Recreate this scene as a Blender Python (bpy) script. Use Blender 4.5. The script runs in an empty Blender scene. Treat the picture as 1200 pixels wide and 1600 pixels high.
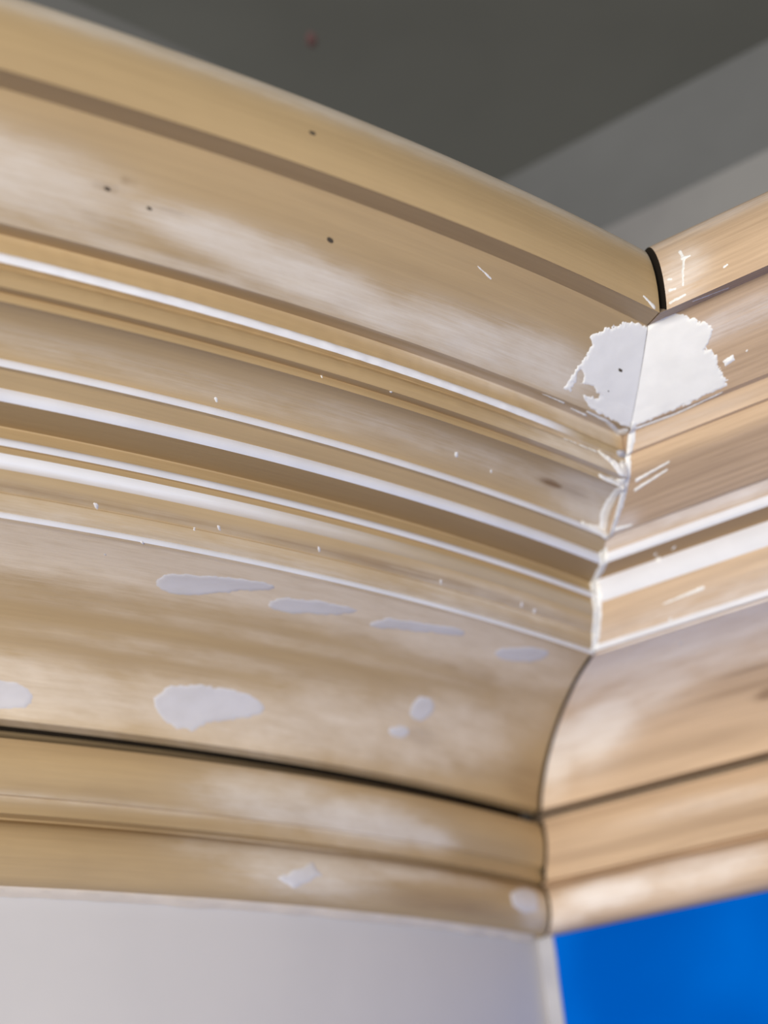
import bpy, bmesh, math, random
import numpy as np
from mathutils import Matrix, Vector, noise

random.seed(7)
scene = bpy.context.scene
COL = scene.collection

# ------------------------------------------------------------------ camera
TILT, ROLL, FPX = 0.46906, 0.09450, 2200.0
cam_data = bpy.data.cameras.new('camera')
cam = bpy.data.objects.new('camera', cam_data)
COL.objects.link(cam)
cam.matrix_world = Matrix.Rotation(math.pi / 2 + TILT, 4, 'X') @ Matrix.Rotation(-ROLL, 4, 'Z')
cam_data.sensor_fit = 'VERTICAL'
cam_data.sensor_height = 36.0
cam_data.lens = FPX / 1600.0 * 36.0
cam_data.clip_start = 0.02
cam_data.dof.use_dof = True
cam_data.dof.focus_distance = 0.642
cam_data.dof.aperture_fstop = 4.2
scene.camera = cam

# ------------------------------------------------------------------ light and exposure
world = bpy.data.worlds.new('daylight')
scene.world = world
world.use_nodes = True
world.node_tree.nodes['Background'].inputs[0].default_value = (1.0, 0.97, 0.93, 1)
world.node_tree.nodes['Background'].inputs[1].default_value = 0.06


def area_light(name, loc, target, sx, sy, power, color):
    ld = bpy.data.lights.new(name, 'AREA')
    ld.shape = 'RECTANGLE'
    ld.size, ld.size_y = sx, sy
    ld.energy = power
    ld.color = color
    lo = bpy.data.objects.new(name, ld)
    COL.objects.link(lo)
    lo.location = loc
    lo.rotation_euler = (Vector(target) - Vector(loc)).to_track_quat('-Z', 'Y').to_euler()
    return lo


area_light('window_daylight', (-0.80, -2.3, -0.76), (0.1, 0.7, 0.3), 1.3, 0.7, 158, (1.0, 0.985, 0.96))

vs = scene.view_settings
vs.view_transform = 'Standard'
vs.look = 'None'
vs.exposure = -0.35
vs.gamma = 1.0
vs.use_curve_mapping = False

#CORE-BEGIN
# ------------------------------------------------------------------ plan of the corner and cornice profile (metres)
THR, THL, RAD, CX = 0.5887149, 0.9664338, math.exp(0.1611123), 0.0787022
C0 = np.array([CX, 1.0])                                   # wall corner
RD = np.array([math.cos(THR), -math.sin(THR)])             # straight wall, leaving the corner
RN = np.array([-math.sin(THR), -math.cos(THR)])            # its normal into the room
LN = np.array([math.sin(THL), -math.cos(THL)])             # bowed wall's normal at the corner
CTR = C0 - LN * RAD                                        # centre of the bow
RMID = RAD + 0.17


def mitre(d):
    o = C0 + RN * d
    w = o - CTR
    b = w @ RD
    c = w @ w - (RAD + d) ** 2
    return o + RD * (-b + math.sqrt(b * b - c))


def place(run, d, z, u):
    """point on a run: d = projection from the wall, z = height, u = distance from the mitre"""
    m = mitre(d)
    if run == 'R':
        p = m + RD * u
        return (p[0], p[1], z)
    a = math.atan2(m[1] - CTR[1], m[0] - CTR[0]) - u / RMID
    return (CTR[0] + (RAD + d) * math.cos(a), CTR[1] + (RAD + d) * math.sin(a), z)


def arc(cx, cz, rx, rz, a0, a1, n):
    return [(cx + rx * math.cos(math.radians(a0 + (a1 - a0) * i / n)),
             cz + rz * math.sin(math.radians(a0 + (a1 - a0) * i / n))) for i in range(n + 1)]


def bow(p, q, h, n):
    """from p to q with a parabolic bulge h (to the left of travel)"""
    dx, dz = q[0] - p[0], q[1] - p[1]
    L = math.hypot(dx, dz)
    nx, nz = -dz / L, dx / L
    out = []
    for i in range(n + 1):
        t = i / n
        k = 4 * h * t * (1 - t)
        out.append((p[0] + dx * t + nx * k, p[1] + dz * t + nz * k))
    return out


def spline(pts, n):
    out = []
    P = [pts[0]] + list(pts) + [pts[-1]]
    for i in range(1, len(P) - 2):
        for j in range(n):
            t = j / n
            out.append(tuple(0.5 * (2 * P[i][k] + (P[i + 1][k] - P[i - 1][k]) * t +
                       (2 * P[i - 1][k] - 5 * P[i][k] + 4 * P[i + 1][k] - P[i + 2][k]) * t * t +
                       (3 * P[i][k] - P[i - 1][k] - 3 * P[i + 1][k] + P[i + 2][k]) * t ** 3) for k in (0, 1)))
    out.append(pts[-1])
    return out


COVE = spline([(160, 289.6), (126, 290.0), (89, 283.8), (58, 271.6), (38, 256.2), (31, 245.8)], 7)
# (name, material key, points in millimetres d,z from the top down, dense?)
PROFILE_L = [
    ('top_bead', 'wood', [(285, 412.5), (312, 412.8)] + arc(327.7, 386.0, 17.4, 28.3, 108, -37, 22)),
    ('frieze_board', 'wood', [(341.6, 369.0), (340.8, 369.6), (332.0, 373.6), (324.4, 377.0), (323.8, 376.7), (323.2, 376.2)] + bow((323.2, 376.2), (278.3, 355.9), 0.8, 10)[1:] + [(276.8, 355.3)]),
    ('fascia_moulding', 'wood', [(276.8, 355.3), (276.0, 355.6), (270.0, 357.8), (264.9, 359.6), (264.5, 359.2), (263.3, 351.9)]),
    ('white_fillet', 'fade', bow((263.3, 351.9), (262.6, 347.9), 0.8, 6)),
    ('ovolo_moulding', 'wood', [(262.6, 347.9), (260.2, 347.6)] + bow((260.2, 347.0), (261.2, 337.5), 1.6, 7) +
     [(259.9, 337.9), (254.0, 340.0)] + bow((253.8, 339.8), (254.2, 335.7), 0.4, 3)[1:]),
    ('small_cove', 'wood', bow((254.2, 335.7), (217.5, 334.0), -5.0, 12)),
    ('white_fillet', 'white', bow((217.5, 334.0), (217.5, 330.1), 0.6, 5)),
    ('flat_band', 'wood', [(217.5, 330.1), (214.4, 330.7), (213.8, 330.4), (205.5, 327.4)]),
    ('white_fillet', 'white', bow((205.5, 327.4), (203.8, 322.1), 1.0, 7)),
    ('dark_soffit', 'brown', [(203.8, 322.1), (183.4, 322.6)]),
    ('narrow_band', 'wood', [(183.4, 322.6), (183.0, 322.0), (184.0, 316.4)]),
    ('white_fillet', 'white', bow((184.0, 316.4), (184.4, 312.4), 0.8, 6)),
    ('narrow_band', 'wood', [(184.4, 312.4), (183.0, 312.4), (183.2, 309.4)]),
    ('white_fillet', 'fade', bow((183.2, 309.4), (180.5, 303.2), 1.2, 7)),
    ('lower_ovolo', 'wood', bow((180.5, 303.2), (172.5, 296.4), 0.7, 6) + [(172.9, 295.6)] + bow((172.9, 295.6), (166.6, 290.0), 0.9, 6)[1:]),
    ('white_fillet', 'white', bow((166.6, 290.0), (166.4, 287.2), 0.5, 4)),
    ('cove_board', 'cove', [(166.4, 287.2), (163.4, 287.4), (161.0, 290.6)] + COVE),
    ('bed_bead', 'wood', [(5, 248.5), (5, 240.0), (28.0, 236.6)] + bow((30.8, 235.8), (26.0, 209.4), 5.0, 14) +
     [(25.4, 208.6), (21.2, 209.2), (20.9, 208.6), (21.8, 200.2)]),
    ('base_bead', 'wood', [(21.8, 200.2), (13.5, 201.8), (13.0, 199.4)] + arc(9.8, 183.6, 14.6, 15.6, 68, -90, 16) + [(4, 168.0), (0.4, 168.0)]),
]
PROFILE_R = [
    PROFILE_L[0], PROFILE_L[1],
    ('fascia_moulding', 'wood', [(276.8, 355.3), (272.5, 355.6), (266.5, 350.4), (265.3, 348.9)]),
    ('grained_moulding', 'wood', [(265.3, 348.9), (262.4, 349.0), (262.0, 347.6)] + bow((262.0, 347.6), (254.0, 340.4), 1.2, 8)[1:] +
     bow((254.0, 340.4), (219.0, 330.6), 0.8, 12)[1:] + [(217.5, 333.9)]),
    ('flat_band', 'wood', [(217.5, 333.9), (215.4, 334.2), (214.6, 332.2), (206.0, 327.6)]),
    ('white_fillet', 'white', bow((206.0, 327.6), (204.0, 322.6), 1.0, 7)),
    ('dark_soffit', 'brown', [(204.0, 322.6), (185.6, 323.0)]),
    ('white_fillet', 'white', bow((185.6, 323.0), (183.0, 310.2), 1.4, 9)),
    ('lower_ovolo', 'wood', bow((183.0, 310.2), (167.6, 292.4), 1.2, 10)),
    ('white_fillet', 'white', bow((167.6, 292.4), (167.0, 289.2), 0.5, 4)),
    ('cove_board', 'cove', [(167.0, 289.2), (164.0, 289.4), (161.0, 290.6)] + COVE),
    ('bed_bead', 'wood', [(8, 247.5), (8, 241.2), (28.0, 239.2)] + bow((30.8, 238.6), (26.0, 209.4), 5.0, 14) +
     [(23.0, 204.6), (21.8, 200.2)]),
    PROFILE_L[18],
]


def polyline_v(profile):
    """all points in order with running length v; the list of (start, end) per part"""
    pts, vv, spans = [], [], []
    v = 0.0
    for (n, m, pl) in profile:
        s = len(pts)
        for i, q in enumerate(pl):
            if pts:
                v += math.hypot(q[0] - pts[-1][0], q[1] - pts[-1][1]) / 1000
            pts.append(q)
            vv.append(v)
        spans.append((s, len(pts)))
    return np.array(pts) / 1000, np.array(vv), spans


PTS, VV, SPANS = {}, {}, {}
for run_key, prof in (('L', PROFILE_L), ('R', PROFILE_R)):
    PTS[run_key], VV[run_key], SPANS[run_key] = polyline_v(prof)


def surf(run, u, v):
    d = float(np.interp(v, VV[run], PTS[run][:, 0]))
    z = float(np.interp(v, VV[run], PTS[run][:, 1]))
    return place(run, d, z, u)
#CORE-END


def profile_normal(run, v):
    e = 0.0006
    a = (np.interp(v - e, VV[run], PTS[run][:, 0]), np.interp(v - e, VV[run], PTS[run][:, 1]))
    b = (np.interp(v + e, VV[run], PTS[run][:, 0]), np.interp(v + e, VV[run], PTS[run][:, 1]))
    dx, dz = b[0] - a[0], b[1] - a[1]
    L = math.hypot(dx, dz) or 1.0
    return -dz / L, dx / L                                 # outward, (d, z)


def waviness(run, u, v):
    """hand-worked unevenness of the timber, metres along d"""
    o = 0.0 if run == 'L' else 9.0
    w = noise.noise((u * 22 + o, v * 45, 1.7)) * 0.00030
    w += noise.noise((u * 90 + o, v * 160, 4.2)) * 0.00010
    if run == 'L' and 0.183 < v < 0.203:                   # chipped lip of the ovolo
        w += noise.noise((u * 420, v * 300, 8.1)) * 0.00055
    if run == 'L' and 0.158 < v < 0.165:
        w += noise.noise((u * 55, 2.0, 3.3)) * 0.0005
    return w


# ------------------------------------------------------------------ materials
def new_mat(name):
    m = bpy.data.materials.new(name)
    m.use_nodes = True
    nt = m.node_tree
    bsdf = nt.nodes['Principled BSDF']
    return m, nt, bsdf


def node(nt, kind, **kw):
    n = nt.nodes.new(kind)
    for k, v in kw.items():
        if k == 'inputs':
            for key, val in v.items():
                n.inputs[key].default_value = val
        else:
            setattr(n, k, v)
    return n


def mix_rgb(nt, fac, a, b):
    n = nt.nodes.new('ShaderNodeMix')
    n.data_type = 'RGBA'
    for sock, val in ((n.inputs[0], fac), (n.inputs[6], a), (n.inputs[7], b)):
        if isinstance(val, bpy.types.NodeSocket):
            nt.links.new(val, sock)
        elif isinstance(val, (int, float)):
            sock.default_value = val
        else:
            sock.default_value = (*val, 1)
    return n.outputs[2]


def math_node(nt, op, a, b=0.0, clamp=False):
    n = nt.nodes.new('ShaderNodeMath')
    n.operation = op
    n.use_clamp = clamp
    for i, val in enumerate((a, b)):
        if isinstance(val, bpy.types.NodeSocket):
            nt.links.new(val, n.inputs[i])
        else:
            n.inputs[i].default_value = val
    return n.outputs[0]


def run_noise(nt, su, sv, detail=5.0, rough=0.55, off=0.0):
    uv = node(nt, 'ShaderNodeUVMap', uv_map='run')
    mp = node(nt, 'ShaderNodeMapping')
    mp.inputs['Scale'].default_value = (su, sv, 1)
    mp.inputs['Location'].default_value = (off, off * 1.7, off * 0.3)
    nt.links.new(uv.outputs[0], mp.inputs[0])
    nz = node(nt, 'ShaderNodeTexNoise', inputs={'Scale': 1.0, 'Detail': detail, 'Roughness': rough})
    nt.links.new(mp.outputs[0], nz.inputs['Vector'])
    return nz.outputs[0]


def ramp(nt, fac, lo, hi):
    n = nt.nodes.new('ShaderNodeMapRange')
    n.interpolation_type = 'SMOOTHSTEP'
    nt.links.new(fac, n.inputs[0])
    n.inputs[1].default_value, n.inputs[2].default_value = lo, hi
    return n.outputs[0]


def wood_material(name, light, dark, haze, stain, off, grain=0.5, streak=0.8, rough=0.55):
    m, nt, b = new_mat(name)
    g1 = ramp(nt, run_noise(nt, 14, 420, 6, 0.6, off), 0.30, 0.72)
    g2 = ramp(nt, run_noise(nt, 7, 46, 3, 0.5, off + 3), 0.25, 0.75)
    tone = math_node(nt, 'ADD', math_node(nt, 'MULTIPLY', g1, grain), math_node(nt, 'MULTIPLY', g2, 1 - grain))
    col = mix_rgb(nt, tone, dark, light)
    hz = node(nt, 'ShaderNodeAttribute', attribute_name='haze').outputs['Fac']
    st = run_noise(nt, 34, 900, 6, 0.7, off + 5)
    bl = run_noise(nt, 42, 110, 4, 0.6, off + 8)
    wob = math_node(nt, 'MULTIPLY', math_node(nt, 'SUBTRACT', math_node(nt, 'ADD', st, bl), 1.0), streak)
    gate = ramp(nt, hz, 0.02, 0.35)
    f = math_node(nt, 'ADD', hz, math_node(nt, 'MULTIPLY', wob, gate), clamp=True)
    col = mix_rgb(nt, f, col, haze)
    sa = node(nt, 'ShaderNodeAttribute', attribute_name='stain').outputs['Fac']
    sf = math_node(nt, 'MULTIPLY', sa, math_node(nt, 'ADD', g1, 0.45), clamp=True)
    col = mix_rgb(nt, sf, col, stain)
    nt.links.new(col, b.inputs['Base Color'])
    b.inputs['Roughness'].default_value = rough
    b.inputs['Specular IOR Level'].default_value = 0.3
    bp = node(nt, 'ShaderNodeBump', inputs={'Strength': 0.12, 'Distance': 0.0006})
    nt.links.new(g1, bp.inputs['Height'])
    nt.links.new(bp.outputs[0], b.inputs['Normal'])
    return m


def plain_material(name, c1, c2, scale, rough=0.6, spec=0.3, bump=0.0, detail=4.0, coord='Object'):
    m, nt, b = new_mat(name)
    tc = node(nt, 'ShaderNodeTexCoord')
    nz = node(nt, 'ShaderNodeTexNoise', inputs={'Scale': scale, 'Detail': detail, 'Roughness': 0.55})
    nt.links.new(tc.outputs[coord], nz.inputs['Vector'])
    f = ramp(nt, nz.outputs[0], 0.32, 0.70)
    nt.links.new(mix_rgb(nt, f, c1, c2), b.inputs['Base Color'])
    b.inputs['Roughness'].default_value = rough
    b.inputs['Specular IOR Level'].default_value = spec
    if bump:
        bp = node(nt, 'ShaderNodeBump', inputs={'Strength': bump, 'Distance': 0.001})
        nt.links.new(nz.outputs[0], bp.inputs['Height'])
        nt.links.new(bp.outputs[0], b.inputs['Normal'])
    return m


MAT = {}
MAT['L_wood'] = wood_material('bow_timber', (0.52, 0.37, 0.195), (0.42, 0.295, 0.155), (0.72, 0.635, 0.53), (0.22, 0.13, 0.06), 0.0, 0.35)
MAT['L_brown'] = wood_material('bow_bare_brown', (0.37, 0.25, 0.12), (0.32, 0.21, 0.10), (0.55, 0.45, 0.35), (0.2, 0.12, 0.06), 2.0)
MAT['L_fade'] = wood_material('bow_highlight_fade', (0.50, 0.38, 0.22), (0.42, 0.31, 0.18), (0.80, 0.80, 0.83), (0.2, 0.12, 0.06), 4.0, 0.4, 0.25)  # white highlight and its taper put into the timber colour
MAT['R_wood'] = wood_material('straight_timber', (0.64, 0.46, 0.30), (0.42, 0.29, 0.185), (0.82, 0.75, 0.70), (0.20, 0.12, 0.07), 6.0, 0.55)
MAT['L_cove'] = wood_material('bow_cove_timber', (0.54, 0.385, 0.20), (0.45, 0.315, 0.165), (0.80, 0.675, 0.52), (0.22, 0.13, 0.06), 0.0, 0.35)  # lighter, warmer timber copy; stands in for light on the cove
MAT['R_cove'] = wood_material('straight_cove_timber', (0.68, 0.495, 0.33), (0.50, 0.355, 0.235), (0.88, 0.785, 0.69), (0.20, 0.12, 0.07), 6.0, 0.55)  # likewise lightened in place of light on the straight cove
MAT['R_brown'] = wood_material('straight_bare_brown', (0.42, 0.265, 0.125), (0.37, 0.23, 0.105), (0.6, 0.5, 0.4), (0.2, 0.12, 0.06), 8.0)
MAT['white'] = plain_material('fillet_white', (0.73, 0.73, 0.77), (0.67, 0.67, 0.71), 30, 0.42, 0.4)  # cool near-white of the narrow fillets
MAT['filler'] = plain_material('white_filler', (0.90, 0.885, 0.85), (0.85, 0.835, 0.80), 60, 0.65, 0.25, 0.25)
MAT['old_filler'] = plain_material('grey_filler', (0.70, 0.675, 0.68), (0.65, 0.62, 0.61), 40, 0.7, 0.2)
MAT['caulk'] = plain_material('caulk', (0.86, 0.85, 0.83), (0.78, 0.76, 0.72), 80, 0.5, 0.35)
MAT['grey_caulk'] = plain_material('grey_caulk', (0.47, 0.46, 0.485), (0.42, 0.41, 0.44), 60, 0.55, 0.3)
MAT['core'] = plain_material('dark_core', (0.035, 0.026, 0.018), (0.025, 0.018, 0.012), 30, 0.9, 0.1)  # near black, so shade in the open joints is put into the colour
MAT['hole'] = plain_material('dark_hole', (0.10, 0.08, 0.06), (0.07, 0.055, 0.04), 200, 0.9, 0.1)
MAT['wall'] = plain_material('grey_plaster', (0.64, 0.615, 0.61), (0.60, 0.58, 0.58), 7, 0.75, 0.2, 0.03)
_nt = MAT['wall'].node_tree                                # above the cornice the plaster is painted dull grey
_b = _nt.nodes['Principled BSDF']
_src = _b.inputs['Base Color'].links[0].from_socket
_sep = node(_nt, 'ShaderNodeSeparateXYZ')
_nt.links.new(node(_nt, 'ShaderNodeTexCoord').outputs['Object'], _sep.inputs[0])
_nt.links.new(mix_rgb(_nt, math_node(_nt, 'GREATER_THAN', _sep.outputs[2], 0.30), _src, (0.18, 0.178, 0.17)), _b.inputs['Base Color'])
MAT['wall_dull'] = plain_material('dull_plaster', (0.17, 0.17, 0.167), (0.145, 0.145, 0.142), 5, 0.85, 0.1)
MAT['wall_band'] = plain_material('pale_wall', (0.28, 0.27, 0.26), (0.24, 0.23, 0.225), 9, 0.8, 0.15)
MAT['ceiling'] = plain_material('grey_ceiling', (0.165, 0.165, 0.15), (0.14, 0.14, 0.127), 3, 0.9, 0.1)
MAT['smudge'] = plain_material('red_smudge', (0.20, 0.10, 0.10), (0.16, 0.12, 0.11), 60, 0.9, 0.1)
MAT['blue'] = plain_material('blue_paint', (0.000, 0.088, 0.45), (0.000, 0.15, 0.66), 7, 0.5, 0.0, 0.0, 2.0)
MAT['floor'] = plain_material('floor_boards', (0.26, 0.175, 0.10), (0.20, 0.13, 0.075), 4, 0.6, 0.3)


# ------------------------------------------------------------------ object helpers
def link_mesh(name, verts, faces, mat, parent=None, smooth=None):
    me = bpy.data.meshes.new(name)
    me.from_pydata(verts, [], faces)
    me.update()
    bm = bmesh.new()
    bm.from_mesh(me)
    bmesh.ops.recalc_face_normals(bm, faces=bm.faces)
    bm.to_mesh(me)
    bm.free()
    me.materials.append(mat)
    if smooth is not None:
        for p in me.polygons:
            p.use_smooth = True
        me.set_sharp_from_angle(angle=math.radians(smooth))
    o = bpy.data.objects.new(name, me)
    COL.objects.link(o)
    if parent is not None:
        o.parent = parent
        o.matrix_parent_inverse = parent.matrix_world.inverted()
    return o


def slab(name, poly, z0, z1, mat, parent=None):
    n = len(poly)
    v = [(x, y, z0) for x, y in poly] + [(x, y, z1) for x, y in poly]
    f = [tuple(range(n)), tuple(range(n, 2 * n))] + [(i, (i + 1) % n, n + (i + 1) % n, n + i) for i in range(n)]
    return link_mesh(name, v, f, mat, parent)


def structure(o):
    o['kind'] = 'structure'
    return o


# ------------------------------------------------------------------ setting
ZF, ZC = -1.95, 0.80


def wall_pt(d, u):
    p = C0 + RD * u + RN * d
    return (p[0], p[1])


fl = [(-2.6, -3.2), (2.6, -3.2), (2.6, 2.4), (-2.6, 2.4)]
structure(slab('floor', fl, ZF - 0.1, ZF, MAT['floor']))
ceiling = structure(slab('ceiling', fl, ZC, ZC + 0.1, MAT['ceiling']))
a0 = math.atan2(C0[1] - CTR[1], C0[0] - CTR[0])
front, back = [], []
for i in range(61):
    a = a0 - 1.25 * i / 60
    front.append((CTR[0] + RAD * math.cos(a), CTR[1] + RAD * math.sin(a)))
    back.append((CTR[0] + (RAD - 0.12) * math.cos(a), CTR[1] + (RAD - 0.12) * math.sin(a)))
wv, wf = [], []
for (x, y), (bx_, by_) in zip(front, back):
    wv += [(x, y, ZF), (x, y, ZC), (bx_, by_, ZC), (bx_, by_, ZF)]
for i in range(60):
    for k in range(4):
        wf.append((4 * i + k, 4 * i + (k + 1) % 4, 4 * i + 4 + (k + 1) % 4, 4 * i + 4 + k))
wf += [(0, 1, 2, 3), (240, 241, 242, 243)]
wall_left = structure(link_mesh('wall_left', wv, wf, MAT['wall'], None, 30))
wall_right = structure(slab('wall_right', [wall_pt(0, -0.10), wall_pt(0, 2.2), wall_pt(-0.12, 2.2), wall_pt(-0.12, -0.10)], ZF, ZC, MAT['wall_dull']))
band = slab('wall_strip', [wall_pt(0.003, 0.0), wall_pt(0.003, 2.2), wall_pt(0, 2.2), wall_pt(0, 0.0)], 0.44, 0.70, MAT['wall_band'], wall_right)  # slightly proud strip, paler than the wall above it
band['label'] = 'paler strip of wall just above the cornice'
blue = slab('blue_panel', [wall_pt(0.0025, 0.0115), wall_pt(0.0025, 2.2), wall_pt(0, 2.2), wall_pt(0, 0.0115)], ZF, 0.1676, MAT['blue'], wall_right)
blue['label'] = 'bright blue painted wall face below the cornice'
# caulked strip running down the wall corner, between grey plaster and blue paint
strip_v, strip_f = [], []
zs = np.linspace(ZF, 0.1676, 220)
prof_s = [(-0.0005, -0.0035), (0.0014, -0.0005), (0.0022, 0.004), (0.0030, 0.009), (0.0030, 0.0122), (-0.0005, 0.0125)]
for z in zs:
    w = noise.noise((0, 0, z * 30)) * 0.0012
    for (d, u) in prof_s:
        p = C0 + RN * (d + 0.001) + RD * (u + (w if u > 0.003 else 0))
        strip_v.append((p[0], p[1], z))
k = len(prof_s)
for i in range(len(zs) - 1):
    for j in range(k):
        strip_f.append((i * k + j, i * k + (j + 1) % k, (i + 1) * k + (j + 1) % k, (i + 1) * k + j))
o = link_mesh('caulk_strip', strip_v, strip_f, MAT['grey_caulk'], wall_right, 40)
o['label'] = 'pale grey caulk strip down the wall corner'


def blob_on_ceiling(name, x, y, r1, r2, mat):
    v, f = [(x, y, ZC - 0.0012)], []
    n = 22
    for ring in (0.6, 1.0):
        for i in range(n):
            a = 2 * math.pi * i / n
            w = 1 + 0.25 * noise.noise((math.cos(a) * 2, math.sin(a) * 2, x * 50))
            v.append((x + r1 * w * ring * math.cos(a), y + r2 * w * ring * math.sin(a), ZC - (0.001 if ring < 1 else -0.0003)))
    for i in range(n):
        f.append((0, 1 + i, 1 + (i + 1) % n))
        f.append((1 + i, 1 + n + i, 1 + n + (i + 1) % n, 1 + (i + 1) % n))
    return link_mesh(name, v, f, mat, ceiling, 60)


blob_on_ceiling('paint_smudge', -0.0207, 0.7836, 0.0045, 0.009, MAT['smudge'])

# ------------------------------------------------------------------ cornice runs
HAZE = {
    'L': [(0.300, 0.139, 0.040, 0.014, .75), (0.215, 0.1415, 0.040, 0.008, .85), (0.185, 0.1475, 0.038, 0.009, .95),
          (0.150, 0.1530, 0.035, 0.007, .85), (0.105, 0.1500, 0.040, 0.011, .85), (0.060, 0.1470, 0.035, 0.012, .85),
          (0.25, 0.1600, 0.25, 0.003, .45), (0.09, 0.1690, 0.06, 0.005, .55), (0.03, 0.1700, 0.03, 0.008, .6),
          (0.20, 0.0610, 0.30, 0.0085, .75), (0.10, 0.0640, 0.06, 0.006, .4),
          (0.02, 0.1900, 0.05, 0.012, .6), (0.015, 0.2250, 0.03, 0.018, .7), (0.11, 0.2250, 0.09, 0.008, .35), (0.30, 0.232, 0.2, 0.007, .25),
          (0.38, 0.3560, 0.14, 0.028, .95), (0.24, 0.3540, 0.12, 0.026, .95), (0.12, 0.3560, 0.10, 0.028, .95), (0.05, 0.372, 0.05, 0.022, .55), (0.25, 0.405, 0.16, 0.005, .3),  # sanding haze, raised along the cove top in place of light from below
          (0.30, 0.4680, 0.09, 0.018, .70), (0.43, 0.4680, 0.07, 0.018, .75), (0.21, 0.4560, 0.05, 0.022, .70), (0.10, 0.4420, 0.05, 0.022, .75),
          (0.15, 0.4550, 0.05, 0.022, .65), (0.04, 0.415, 0.03, 0.025, .30), (0.30, 0.430, 0.12, 0.006, .3),
          (0.20, 0.5250, 0.06, 0.014, .90), (0.27, 0.5200, 0.05, 0.016, .70), (0.14, 0.5280, 0.025, 0.009, .85), (0.42, 0.5330, 0.2, 0.004, .35),
          (0.25, 0.5680, 0.055, 0.018, .85), (0.17, 0.5640, 0.05, 0.008, .80), (0.02, 0.575, 0.016, 0.014, .7), (0.12, 0.5660, 0.05, 0.005, .5),
          (0.30, 0.5600, 0.05, 0.014, .5), (0.33, 0.3130, 0.3, 0.003, .25), (0.08, 0.313, 0.08, 0.006, .5)],
    'R': [(0.036, 0.409, 0.026, 0.026, .95), (0.010, 0.4200, 0.016, 0.026, .85), (0.062, 0.3850, 0.035, 0.022, .6),
          (0.08, 0.3350, 0.11, 0.030, .85), (0.12, 0.3700, 0.06, 0.018, .5), (0.015, 0.350, 0.02, 0.03, .5),
          (0.045, 0.5500, 0.035, 0.009, .85), (0.11, 0.5480, 0.05, 0.011, .55), (0.015, 0.557, 0.014, 0.014, .45),
          (0.12, 0.4950, 0.05, 0.005, .2), (0.012, 0.084, 0.012, 0.012, .45), (0.05, 0.0600, 0.06, 0.005, .3),
          (0.065, 0.122, 0.05, 0.007, .45), (0.02, 0.172, 0.05, 0.004, .2), (0.06, 0.2360, 0.08, 0.006, .6), (0.008, 0.222, 0.008, 0.008, .4)],
}
STAIN = {
    'L': [(0.048, 0.2266, 0.007, 0.0022, 1.0), (0.033, 0.2262, 0.012, 0.004, .35), (0.264, 0.1338, 0.004, 0.0009, .5), (0.2547, 0.1278, 0.002, 0.0010, .4),
          (0.240, 0.1365, 0.006, 0.0008, .3), (0.275, 0.1479, 0.004, 0.0012, .25), (0.13, 0.3120, 0.12, 0.0022, .45), (0.33, 0.3120, 0.08, 0.002, .4),
          (0.13, 0.583, 0.05, 0.006, .35), (0.012, 0.470, 0.03, 0.014, .35), (0.14, 0.4555, 0.014, 0.006, .25)],
    'R': [(0.1585, 0.4215, 0.008, 0.004, .9), (0.135, 0.396, 0.018, 0.0022, .45), (0.15, 0.412, 0.04, 0.003, .4), (0.10, 0.4450, 0.06, 0.006, .3),
          (0.09, 0.5080, 0.10, 0.003, .25), (0.006, 0.47, 0.008, 0.014, .3)],
}


# the lengths v noted for wear and filler were taken on a first survey of the profile; carry them over part by part
SURVEY = {
    'L': [0.0, 0.0991, 0.1066, 0.1617, 0.1759, 0.1804, 0.2015, 0.2433, 0.2474, 0.26, 0.266, 0.2847, 0.2891, 0.2937, 0.2976, 0.3048, 0.325, 0.328, 0.4853, 0.5015, 0.5434, 0.6045],
    'R': [0.0, 0.0991, 0.1066, 0.1617, 0.1753, 0.2295, 0.2436, 0.2494, 0.267, 0.2792, 0.3029, 0.3063, 0.4628, 0.4795, 0.52, 0.5811],
}
NOW = {}
for run_key in 'LR':
    st = [float(VV[run_key][s_]) for s_, e_ in SPANS[run_key]]
    st[1:2] = [st[1], float(VV[run_key][SPANS[run_key][1][0] + 5])]
    bi = len(SPANS[run_key]) - 2
    bed = st.index(float(VV[run_key][SPANS[run_key][bi][0]]))
    st[bed:bed + 1] = [float(VV[run_key][SPANS[run_key][bi - 1][1] - 1]), float(VV[run_key][SPANS[run_key][bi][0] + 3])]
    NOW[run_key] = st + [float(VV[run_key][-1])]
    assert len(NOW[run_key]) == len(SURVEY[run_key])


def below_cove(run, v):
    return float(np.interp(v, SURVEY[run], NOW[run]))


for run_key in 'LR':
    for lst in (HAZE[run_key], STAIN[run_key]):
        lst[:] = [(cu, below_cove(run_key, cv), ru, rv, s) for (cu, cv, ru, rv, s) in lst]


def soft_sum(lst, u, v):
    out = 0.0
    for (cu, cv, ru, rv, s) in lst:
        q = ((u - cu) / ru) ** 2 + ((v - cv) / rv) ** 2
        if q < 6:
            out = max(out, s * math.exp(-q * q * 0.5) if q < 1 else s * math.exp(-0.5 - (q - 1) * 1.1))
    return out


def u_grid(run, start):
    fine = 0.47 if run == 'L' else 0.18
    us = list(np.arange(start, fine, 0.003)) + list(np.linspace(fine, 1.15, 24))
    return us


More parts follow.
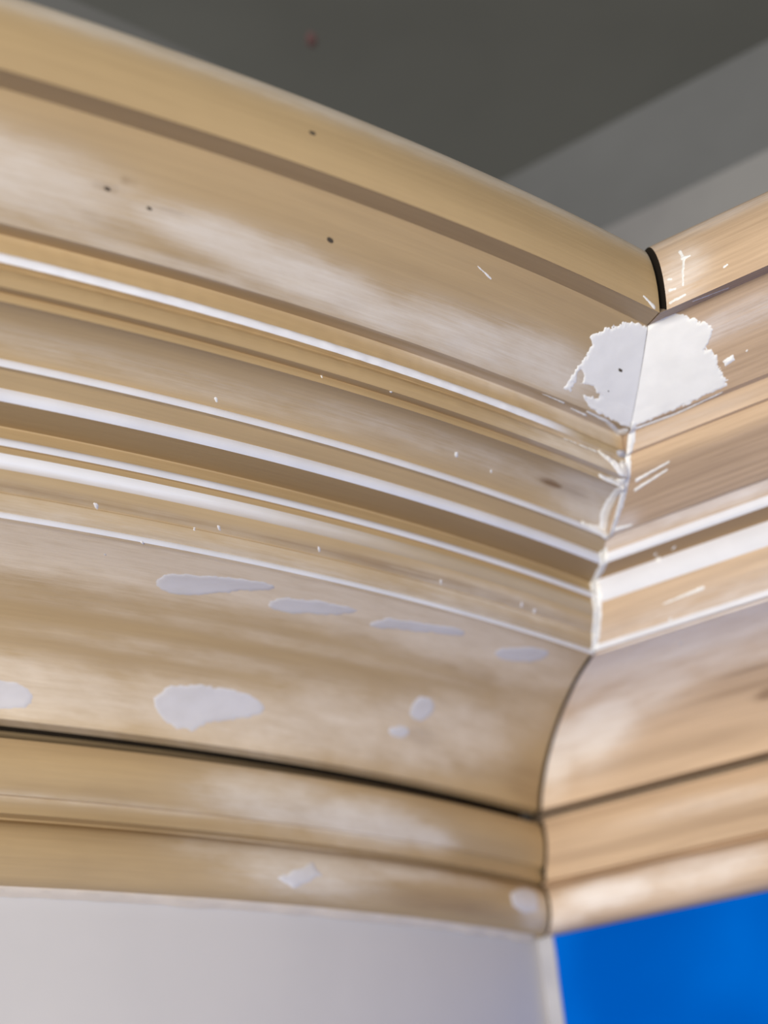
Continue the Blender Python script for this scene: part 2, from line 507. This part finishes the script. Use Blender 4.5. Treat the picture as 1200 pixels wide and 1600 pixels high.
def build_part(root, run, idx, part_name, mat_key, pts, v_list, gap):
    # subdivide long profile segments so the wear has enough resolution
    P, V = [pts[0]], [v_list[0]]
    for i in range(1, len(pts)):
        L = v_list[i] - v_list[i - 1]
        n = max(1, int(math.ceil(L / 0.0030)))
        for j in range(1, n + 1):
            t = j / n
            P.append((pts[i - 1][0] + (pts[i][0] - pts[i - 1][0]) * t, pts[i - 1][1] + (pts[i][1] - pts[i - 1][1]) * t))
            V.append(v_list[i - 1] + L * t)
    nf = len(P)
    back = [(P[-1][0] - 0.006, P[-1][1] + 0.007), (P[0][0] - 0.006, P[0][1] + 0.005)]
    if part_name == 'fascia_moulding':
        back = [(P[-1][0] - 0.003, P[-1][1] + 0.002), (0.2610, 0.3665), (P[0][0], 0.3665)]
    if part_name == 'ovolo_moulding':
        back = [(0.2515, 0.3395), (0.2515, 0.3495)]
    if part_name == 'cove_board':
        back = [(P[-1][0] - 0.010, P[-1][1]), (P[-1][0] - 0.010, P[0][1] + 0.013), (P[0][0] - 0.004, P[0][1] + 0.013)]
    if part_name == 'frieze_board':
        back = [(P[-1][0] - 0.001, P[-1][1] + 0.003), (0.3150, 0.3830), (0.3150, 0.3860), (0.3300, 0.3800)]
    if part_name == 'small_cove':
        back = [(P[-1][0] - 0.004, P[-1][1] + 0.010), (P[0][0] - 0.006, P[0][1] + 0.010)]
    if part_name == 'base_bead':
        back = [(0.0004, P[0][1])]
    if part_name == 'bed_bead':
        back = [(0.004, P[-1][1]), (0.004, P[0][1])]
    if part_name == 'white_fillet':
        back = [(P[-1][0] - 0.004, P[-1][1] + 0.003), (P[0][0] - 0.004, P[0][1] + 0.003)]
    ring = P + back
    nr = len(ring)
    us = u_grid(run, gap)
    verts, hz, stn, uvs = [], [], [], []
    for u in us:
        for j, (d, z) in enumerate(ring):
            v = V[j] if j < nf else V[-1]
            w = waviness(run, u, v) if (j < nf and part_name != 'base_bead' or 2 < j < nf - 3) else 0.0
            verts.append(place(run, d + w, z - w * 0.5, u))
            if mat_key == 'fade' and v < 0.25:  # highlight dying out towards the mitre, painted through the haze mask
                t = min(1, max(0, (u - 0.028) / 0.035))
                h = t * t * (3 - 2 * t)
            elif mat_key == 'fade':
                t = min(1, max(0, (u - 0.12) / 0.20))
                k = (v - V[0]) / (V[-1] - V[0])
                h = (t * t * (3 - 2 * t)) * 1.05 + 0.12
                h *= 1.0 if k < 0.45 else max(0.35, 1 - (k - 0.45) * 1.1)  # shading of the rounded fillet painted into the haze mask
            else:
                h = soft_sum(HAZE[run], u, v)
            hz.append(h)
            stn.append(soft_sum(STAIN[run], u, v))
            uvs.append((u, v))
    faces = []
    for i in range(len(us) - 1):
        for j in range(nr):
            faces.append((i * nr + j, i * nr + (j + 1) % nr, (i + 1) * nr + (j + 1) % nr, (i + 1) * nr + j))
    faces.append(tuple(range(nr)))
    faces.append(tuple((len(us) - 1) * nr + j for j in range(nr)))
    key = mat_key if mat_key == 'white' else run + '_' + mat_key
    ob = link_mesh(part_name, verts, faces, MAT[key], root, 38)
    me = ob.data
    if part_name in GAPS and part_name != 'frieze_board':  # near-black end caps: shade of the mitre gap put into the colour
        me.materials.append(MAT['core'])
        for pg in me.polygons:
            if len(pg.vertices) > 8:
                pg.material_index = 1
    for nm, arr in (('haze', hz), ('stain', stn)):
        at = me.attributes.new(nm, 'FLOAT', 'POINT')
        at.data.foreach_set('value', np.array(arr, dtype=np.float32))
    uvl = me.uv_layers.new(name='run')
    idxs = np.empty(len(me.loops), dtype=np.int32)
    me.loops.foreach_get('vertex_index', idxs)
    uvl.data.foreach_set('uv', np.array(uvs, dtype=np.float32)[idxs].ravel())
    return ob


CORE = [(0.0004, 0.405), (0.312, 0.405), (0.312, 0.389), (0.262, 0.369), (0.205, 0.342), (0.150, 0.312), (0.060, 0.303),
        (0.003, 0.252), (0.003, 0.190), (0.0004, 0.182)]
GAPS_L = {'cove_board': 0.0012, 'frieze_board': 0.0005, 'bed_bead': 0.0005, 'base_bead': 0.0005}
GAPS = {'frieze_board': 0.0005, 'top_bead': 0.0034, 'cove_board': 0.0022, 'bed_bead': 0.0020, 'base_bead': 0.0018}
PART_LABEL = {
    'top_bead': 'thick rounded bead along the top edge',
    'frieze_board': 'wide sloping board under the top bead, sanded pale in patches',
    'white_fillet': 'narrow white fillet',
    'dark_soffit': 'dark brown bare timber band',
    'cove_board': 'broad hollow cove with patches of filler',
    'bed_bead': 'rounded bead below the cove',
    'base_bead': 'lowest rounded bead against the wall',
    'small_cove': 'shallow hollow band between two white fillets',
    'grained_moulding': 'strongly grained straight band',
}


def build_run(name, run, profile, label):
    root = bpy.data.objects.new(name, None)
    COL.objects.link(root)
    root.location = place(run, 0.0, 0.168, 0.25)
    root.empty_display_size = 0.05
    bpy.context.view_layer.update()
    root['label'] = label
    root['category'] = 'cornice'
    root['kind'] = 'thing'
    parts = {}
    for i, (pn, mk, pl) in enumerate(profile):
        s, e = SPANS[run][i]
        pts = [tuple(q) for q in PTS[run][s:e]]
        vl = list(VV[run][s:e])
        gap = GAPS_L.get(pn, 0.0003) if run == 'L' else GAPS.get(pn, 0.0003)
        ob = build_part(root, run, i, pn, mk, pts, vl, gap)
        if pn in PART_LABEL:
            ob['label'] = PART_LABEL[pn]
        parts.setdefault(pn, ob)
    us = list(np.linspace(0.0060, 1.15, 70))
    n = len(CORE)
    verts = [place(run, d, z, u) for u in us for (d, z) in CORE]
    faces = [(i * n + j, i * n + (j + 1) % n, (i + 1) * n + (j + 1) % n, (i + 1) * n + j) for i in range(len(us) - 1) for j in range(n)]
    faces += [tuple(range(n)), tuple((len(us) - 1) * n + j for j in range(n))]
    link_mesh('gap_backing', verts, faces, MAT['core'], root)  # added dark backing; keeps light from leaking through the joints
    return root, parts


cornice_l, parts_l = build_run('curved_cornice', 'L', PROFILE_L, 'curved timber cornice bowing out along the grey plaster wall')
cornice_r, parts_r = build_run('straight_cornice', 'R', PROFILE_R, 'straight timber cornice above the bright blue wall')
PARTS = {'L': parts_l, 'R': parts_r}
ROOT = {'L': cornice_l, 'R': cornice_r}


# ------------------------------------------------------------------ filler, caulk and marks lying on the timber
def seg_dist(U, V, a, b):
    dx, dy = b[0] - a[0], b[1] - a[1]
    L2 = dx * dx + dy * dy
    t = np.clip(((U - a[0]) * dx + (V - a[1]) * dy) / (L2 if L2 else 1), 0, 1)
    return np.hypot(U - a[0] - t * dx, V - a[1] - t * dy), t


def poly_sdf(U, V, poly):
    dist = np.full(U.shape, 9.0)
    ins = np.zeros(U.shape, bool)
    n = len(poly)
    for i in range(n):
        a, b = poly[i], poly[(i + 1) % n]
        dist = np.minimum(dist, seg_dist(U, V, a, b)[0])
        cond = ((a[1] > V) != (b[1] > V))
        den = (b[1] - a[1]) or 1e-12
        ins ^= cond & (U < (b[0] - a[0]) * (V - a[1]) / den + a[0])
    return np.where(ins, dist, -dist)


def line_sdf(U, V, pts, r0, r1):
    best = np.full(U.shape, -9.0)
    n = max(1, len(pts) - 1)
    for i in range(len(pts) - 1):
        d, t = seg_dist(U, V, pts[i], pts[i + 1])
        best = np.maximum(best, r0 + (r1 - r0) * (i + t) / n - d)
    return best


def patch(name, run, shape, mat, parent, thick=0.0006, cell=0.0008, rag=0.0008, rag_f=260.0, slope=0.35, label=None, extra=None):
    """a skin of filler: height above the timber follows the distance to its ragged outline"""
    kind = shape[0]
    pts = [(pu, below_cove(run, pv)) for (pu, pv) in shape[1]]
    pad = 0.003 + (max(shape[2:4]) if kind == 'line' else 0)
    u0, u1 = min(p[0] for p in pts) - pad, max(p[0] for p in pts) + pad
    v0, v1 = min(p[1] for p in pts) - pad, max(p[1] for p in pts) + pad
    nu, nv = int((u1 - u0) / cell) + 2, int((v1 - v0) / cell) + 2
    us, vs_ = np.maximum(u0 + cell * np.arange(nu), 0.00012), v0 + cell * np.arange(nv)
    U, V = np.meshgrid(us, vs_, indexing='ij')
    S = poly_sdf(U, V, pts) if kind == 'poly' else line_sdf(U, V, pts, shape[2], shape[3])
    if extra:
        for (cu, cv, ru, rv) in extra:                     # bare gaps scraped in the filler
            q = np.hypot((U - cu) / ru, (V - cv) / rv)
            S = np.minimum(S, (q - 1) * min(ru, rv))
    for i in range(nu):
        for j in range(nv):
            if S[i, j] > -0.006:
                S[i, j] += rag * (noise.noise((us[i] * rag_f, vs_[j] * rag_f, 3.1)) + 0.6 * noise.noise((us[i] * rag_f * 2.6, vs_[j] * rag_f * 2.6, 7.7)) + 0.5 * noise.noise((us[i] * rag_f * 5.5, vs_[j] * rag_f * 5.5, 2.2)))
    vid, verts, faces = {}, [], []
    norms = [profile_normal(run, v) for v in vs_]
    dzs = [(float(np.interp(v, VV[run], PTS[run][:, 0])), float(np.interp(v, VV[run], PTS[run][:, 1]))) for v in vs_]

    def vert(i, j):
        if (i, j) not in vid:
            s = S[i, j]
            h = min(thick, s * slope) if s > 0 else max(-0.0009, s * 0.8)
            if s > 0:
                h += thick * 0.18 * noise.noise((us[i] * 160, vs_[j] * 160, 1.0))
            w = waviness(run, us[i], vs_[j])
            nd, nz = norms[j]
            d, z = dzs[j]
            vid[(i, j)] = len(verts)
            verts.append(place(run, d + w + nd * (h + 0.00008), z - w * 0.5 + nz * (h + 0.00008), us[i]))
        return vid[(i, j)]

    for i in range(nu - 1):
        for j in range(nv - 1):
            if max(S[i, j], S[i + 1, j], S[i, j + 1], S[i + 1, j + 1]) > 0:
                faces.append((vert(i, j), vert(i + 1, j), vert(i + 1, j + 1), vert(i, j + 1)))
    if not faces:
        return None
    ob = link_mesh(name, verts, faces, mat, parent, 60)
    if label:
        ob['label'] = label
    return ob


# white filler over the mitre below the top bead
patch('filler_patch', 'L', ('poly', [(-0.003, 0.1066), (0.006, 0.1062), (0.0133, 0.1088), (0.0253, 0.1160), (0.0347, 0.1230), (0.0333, 0.1271), (0.0352, 0.1331), (0.040, 0.1405),
      (0.044, 0.1479), (0.048, 0.1560), (0.0440, 0.1555), (0.0395, 0.1485), (0.0350, 0.1490), (0.0360, 0.1545), (0.0300, 0.1600), (0.0173, 0.1612), (0.0, 0.1616), (-0.002, 0.1616)]),
      MAT['filler'], parts_l['frieze_board'], 0.00030, 0.0005, 0.0011, 330, 0.3, 'white filler smeared beside the mitre',
      [(0.0330, 0.1585, 0.0085, 0.0030), (0.0380, 0.1540, 0.0022, 0.0040)])
patch('filler_patch', 'R', ('poly', [(-0.003, 0.1066), (0.008, 0.1056), (0.0149, 0.1060), (0.026, 0.1120), (0.0384, 0.1220), (0.0353, 0.1319), (0.0415, 0.1364), (0.0464, 0.1461),
      (0.0545, 0.1590), (0.034, 0.1606), (0.0105, 0.1616), (-0.002, 0.1616)]),
      MAT['filler'], parts_r['frieze_board'], 0.00034, 0.0005, 0.0013, 300, 0.3, 'bright white filler smeared beside the mitre')
patch('filler_dab', 'R', ('poly', [(0.0470, 0.1432), (0.0530, 0.1412), (0.0542, 0.1455), (0.0495, 0.1468)]), MAT['filler'], parts_r['frieze_board'], 0.0006, 0.0005, 0.0006)

# greyed old filler sanded flush on the cove
cove = parts_l['cove_board']
for poly in [
    [(0.3167, 0.378), (0.310, 0.366), (0.293, 0.3605), (0.2653, 0.353), (0.238, 0.3515), (0.244, 0.3598), (0.284, 0.3746), (0.3107, 0.3836)],
    [(0.252, 0.3793), (0.246, 0.3672), (0.22, 0.3611), (0.192, 0.3571), (0.184, 0.3604), (0.2053, 0.3712), (0.232, 0.3785)],
    [(0.1827, 0.3725), (0.168, 0.3618), (0.144, 0.3551), (0.1087, 0.3503), (0.1073, 0.3584), (0.144, 0.3672), (0.1733, 0.3746)],
    [(0.0853, 0.3692), (0.0667, 0.3527), (0.0347, 0.3446), (0.036, 0.3564), (0.0613, 0.3732)],
    [(0.356, 0.4610), (0.324, 0.4505), (0.2867, 0.4475), (0.270, 0.4555), (0.2793, 0.4655), (0.3107, 0.4705), (0.3307, 0.4798), (0.350, 0.4780)],
    [(0.470, 0.462), (0.448, 0.463), (0.4327, 0.4643), (0.4293, 0.4714), (0.4373, 0.4801), (0.470, 0.4815)],
    [(0.1475, 0.431), (0.1373, 0.4233), (0.1257, 0.427), (0.1283, 0.4371), (0.14, 0.4455), (0.1503, 0.4431)],
    [(0.1757, 0.4573), (0.1587, 0.4505), (0.1483, 0.4546), (0.1627, 0.4613)],
]:
    for _ in range(3):                                     # round the outline
        poly = [q for a_, b_ in zip(poly, poly[1:] + poly[:1]) for q in
                ((a_[0] * .75 + b_[0] * .25, a_[1] * .75 + b_[1] * .25), (a_[0] * .25 + b_[0] * .75, a_[1] * .25 + b_[1] * .75))]
    patch('filler_patch', 'L', ('poly', poly), MAT['old_filler'], cove, 0.00018, 0.0013, 0.0018, 55, 0.10)
patch('filler_patch', 'L', ('poly', [(0.0493, 0.5700), (0.030, 0.5640), (0.0133, 0.5640), (0.016, 0.579), (0.035, 0.5805), (0.048, 0.5780)]), MAT['old_filler'], parts_l['base_bead'], 0.0003, 0.001, 0.001, 140, 0.2)
patch('filler_patch', 'L', ('poly', [(0.275, 0.5790), (0.2467, 0.5690), (0.2400, 0.5756), (0.264, 0.584)]), MAT['old_filler'], parts_l['base_bead'], 0.0003, 0.001, 0.001, 140, 0.2)

# caulk run down the mitre and squeezed along the joints
CK = MAT['caulk']
for run, pts, r0, r1, th in [
    ('R', [(0.0000, 0.1600), (0.0018, 0.1690), (0.0008, 0.1760)], 0.0034, 0.0030, 0.0010),
    ('R', [(0.0000, 0.1790), (0.0012, 0.1900), (0.0014, 0.2060), (0.0000, 0.2290)], 0.0034, 0.0026, 0.0011),
    ('R', [(0.0000, 0.2430), (0.0006, 0.2520), (0.0006, 0.2640), (0.0000, 0.2700)], 0.0030, 0.0026, 0.0009),
    ('R', [(0.0000, 0.2700), (0.0006, 0.2830), (0.0008, 0.2960), (0.0000, 0.3060)], 0.0034, 0.0026, 0.0009),
    ('L', [(0.0000, 0.1650), (0.004, 0.1690), (0.016, 0.1640), (0.030, 0.1632)], 0.0034, 0.0012, 0.0006),
    ('L', [(0.0000, 0.1850), (0.004, 0.1900), (0.010, 0.1865), (0.018, 0.1840)], 0.0038, 0.0022, 0.0009),
    ('L', [(0.0000, 0.1960), (0.004, 0.2000), (0.018, 0.2000)], 0.0030, 0.0014, 0.0008),
    ('L', [(0.0000, 0.2040), (0.0010, 0.2180), (0.0040, 0.2330), (0.0020, 0.2460)], 0.0042, 0.0034, 0.0007),
    ('L', [(0.0000, 0.2450), (0.010, 0.2445), (0.020, 0.2440)], 0.0034, 0.0014, 0.0007),
    ('L', [(0.0000, 0.2600), (0.0005, 0.2680), (0.0005, 0.2830)], 0.0028, 0.0018, 0.0007),
    ('L', [(0.0000, 0.2860), (0.0008, 0.2980), (0.0008, 0.3080), (0.0004, 0.3250)], 0.0032, 0.0020, 0.0007),
]:
    patch('caulk_line', run, ('line', pts, r0, r1), CK, ROOT[run], th, 0.0005, 0.0006, 260, 0.35)
patch('caulk_line', 'L', ('line', [(0.0, 0.1775), (0.0045, 0.1790)], 0.0022, 0.0018), MAT['grey_caulk'], ROOT['L'], 0.0012, 0.0005, 0.0003, 300, 0.6)

# thin white smears and scratches on the straight run
for pts, r0, r1 in [
    ([(0.0090, 0.1930), (0.0266, 0.1895)], 0.0011, 0.0006), ([(0.0100, 0.1990), (0.0266, 0.1940)], 0.0011, 0.0006),
    ([(0.0142, 0.0724), (0.0151, 0.0782), (0.0134, 0.0840), (0.0124, 0.0911)], 0.0007, 0.0004), ([(0.0146, 0.0772), (0.0180, 0.0776)], 0.0010, 0.0005),
    ([(0.0052, 0.0965), (0.0130, 0.0960)], 0.0006, 0.0004), ([(0.0058, 0.0850), (0.0074, 0.0858)], 0.0005, 0.0003),
    ([(0.0056, 0.0905), (0.0085, 0.0912)], 0.0006, 0.0004), ([(0.0330, 0.0912), (0.0345, 0.0908)], 0.0005, 0.0003),
    ([(0.004, 0.1640), (0.028, 0.1655), (0.052, 0.1625)], 0.0010, 0.0004), ([(0.044, 0.2916), (0.0560, 0.2908), (0.068, 0.2900)], 0.0003, 0.0010),
    ([(0.004, 0.2230), (0.014, 0.2240)], 0.0014, 0.0007), ([(0.020, 0.1020), (0.040, 0.1040)], 0.0005, 0.0003),
]:
    patch('white_smear', 'R', ('line', pts, r0, r1), CK, ROOT['R'], 0.00045, 0.00045, 0.0003, 500, 0.5)
for pts, r0, r1 in [
    ([(0.030, 0.1665), (0.040, 0.1660)], 0.0012, 0.0005), ([(0.046, 0.1640), (0.060, 0.1638)], 0.0008, 0.0003),
    ([(0.004, 0.0975), (0.010, 0.0950)], 0.0010, 0.0004), ([(0.020, 0.1835), (0.045, 0.1840)], 0.0010, 0.0004),
    ([(0.093, 0.1160), (0.100, 0.1125)], 0.0004, 0.0002),
]:
    patch('white_smear', 'L', ('line', pts, r0, r1), CK, ROOT['L'], 0.0004, 0.00045, 0.0003, 500, 0.5)

# small dabs of filler over nail heads, and open nail holes
for run, u, v, r in [('L', .3227, .3140, .0016), ('L', .2613, .3127, .0013), ('L', .2053, .3120, .0013), ('L', .1267, .3127, .0013), ('L', .0653, .3120, .0015),
                     ('L', .0547, .3134, .0016), ('L', .304, .3285, .0013), ('L', .3333, .3551, .0008), ('L', .1507, .1926, .0011), ('L', .1870, .1985, .0006),
                     ('L', .2467, .2390, .0012), ('L', .1130, .2300, .0018), ('L', .0900, .2330, .0010), ('L', .2750, .3160, .0010),
                     ('R', .0687, .3400, .0018), ('R', .0409, .2670, .0022), ('R', .0483, .2600, .0016), ('R', .0370, .2600, .0014), ('R', .0495, .3025, .0016), ('R', .0600, .1430, .0004)]:
    patch('filler_dab', run, ('line', [(u, v - r * 0.4), (u + r * 0.1, v + r * 0.4)], r * 0.6, r * 0.5), MAT['old_filler'] if v > 0.3 else CK, ROOT[run], 0.0003, 0.00035, 0.0004, 700, 0.4)
for run, u, v, r in [('L', .172, .0834, .0008), ('L', .172, .1257, .0009), ('L', .264, .1338, .0007), ('L', .2493, .1372, .0006), ('L', .0133, .1331, .0010),
                     ('L', .0190, .1465, .0004)]:
    patch('nail_hole', run, ('line', [(u - r * 0.5, v), (u + r * 0.5, v)], r, r), MAT['hole'], ROOT[run], 0.00045 if u < .035 else 0.0002, 0.0003, 0.0002, 500, 2.0)

# pale caulk bead where the curved cornice meets the plaster
us = list(np.linspace(0.012, 0.47, 150)) + list(np.linspace(0.49, 1.15, 30))
cp = [(0.0004, 0.1695), (0.0062, 0.1690), (0.0058, 0.1668), (0.0030, 0.1652), (0.0004, 0.1640)]
cv, cf = [], []
for u in us:
    w = noise.noise((u * 45, 0.3, 0)) * 0.0009
    cv += [place('L', d, z + (w if i > 1 else 0), u) for i, (d, z) in enumerate(cp)]
n = len(cp)
for i in range(len(us) - 1):
    for j in range(n):
        cf.append((i * n + j, i * n + (j + 1) % n, (i + 1) * n + (j + 1) % n, (i + 1) * n + j))
cf += [tuple(range(n)), tuple((len(us) - 1) * n + j for j in range(n))]
link_mesh('caulk_line', cv, cf, plain_material('cream_caulk', (0.68, 0.60, 0.52), (0.62, 0.55, 0.48), 50, 0.6, 0.2), cornice_l, 50)
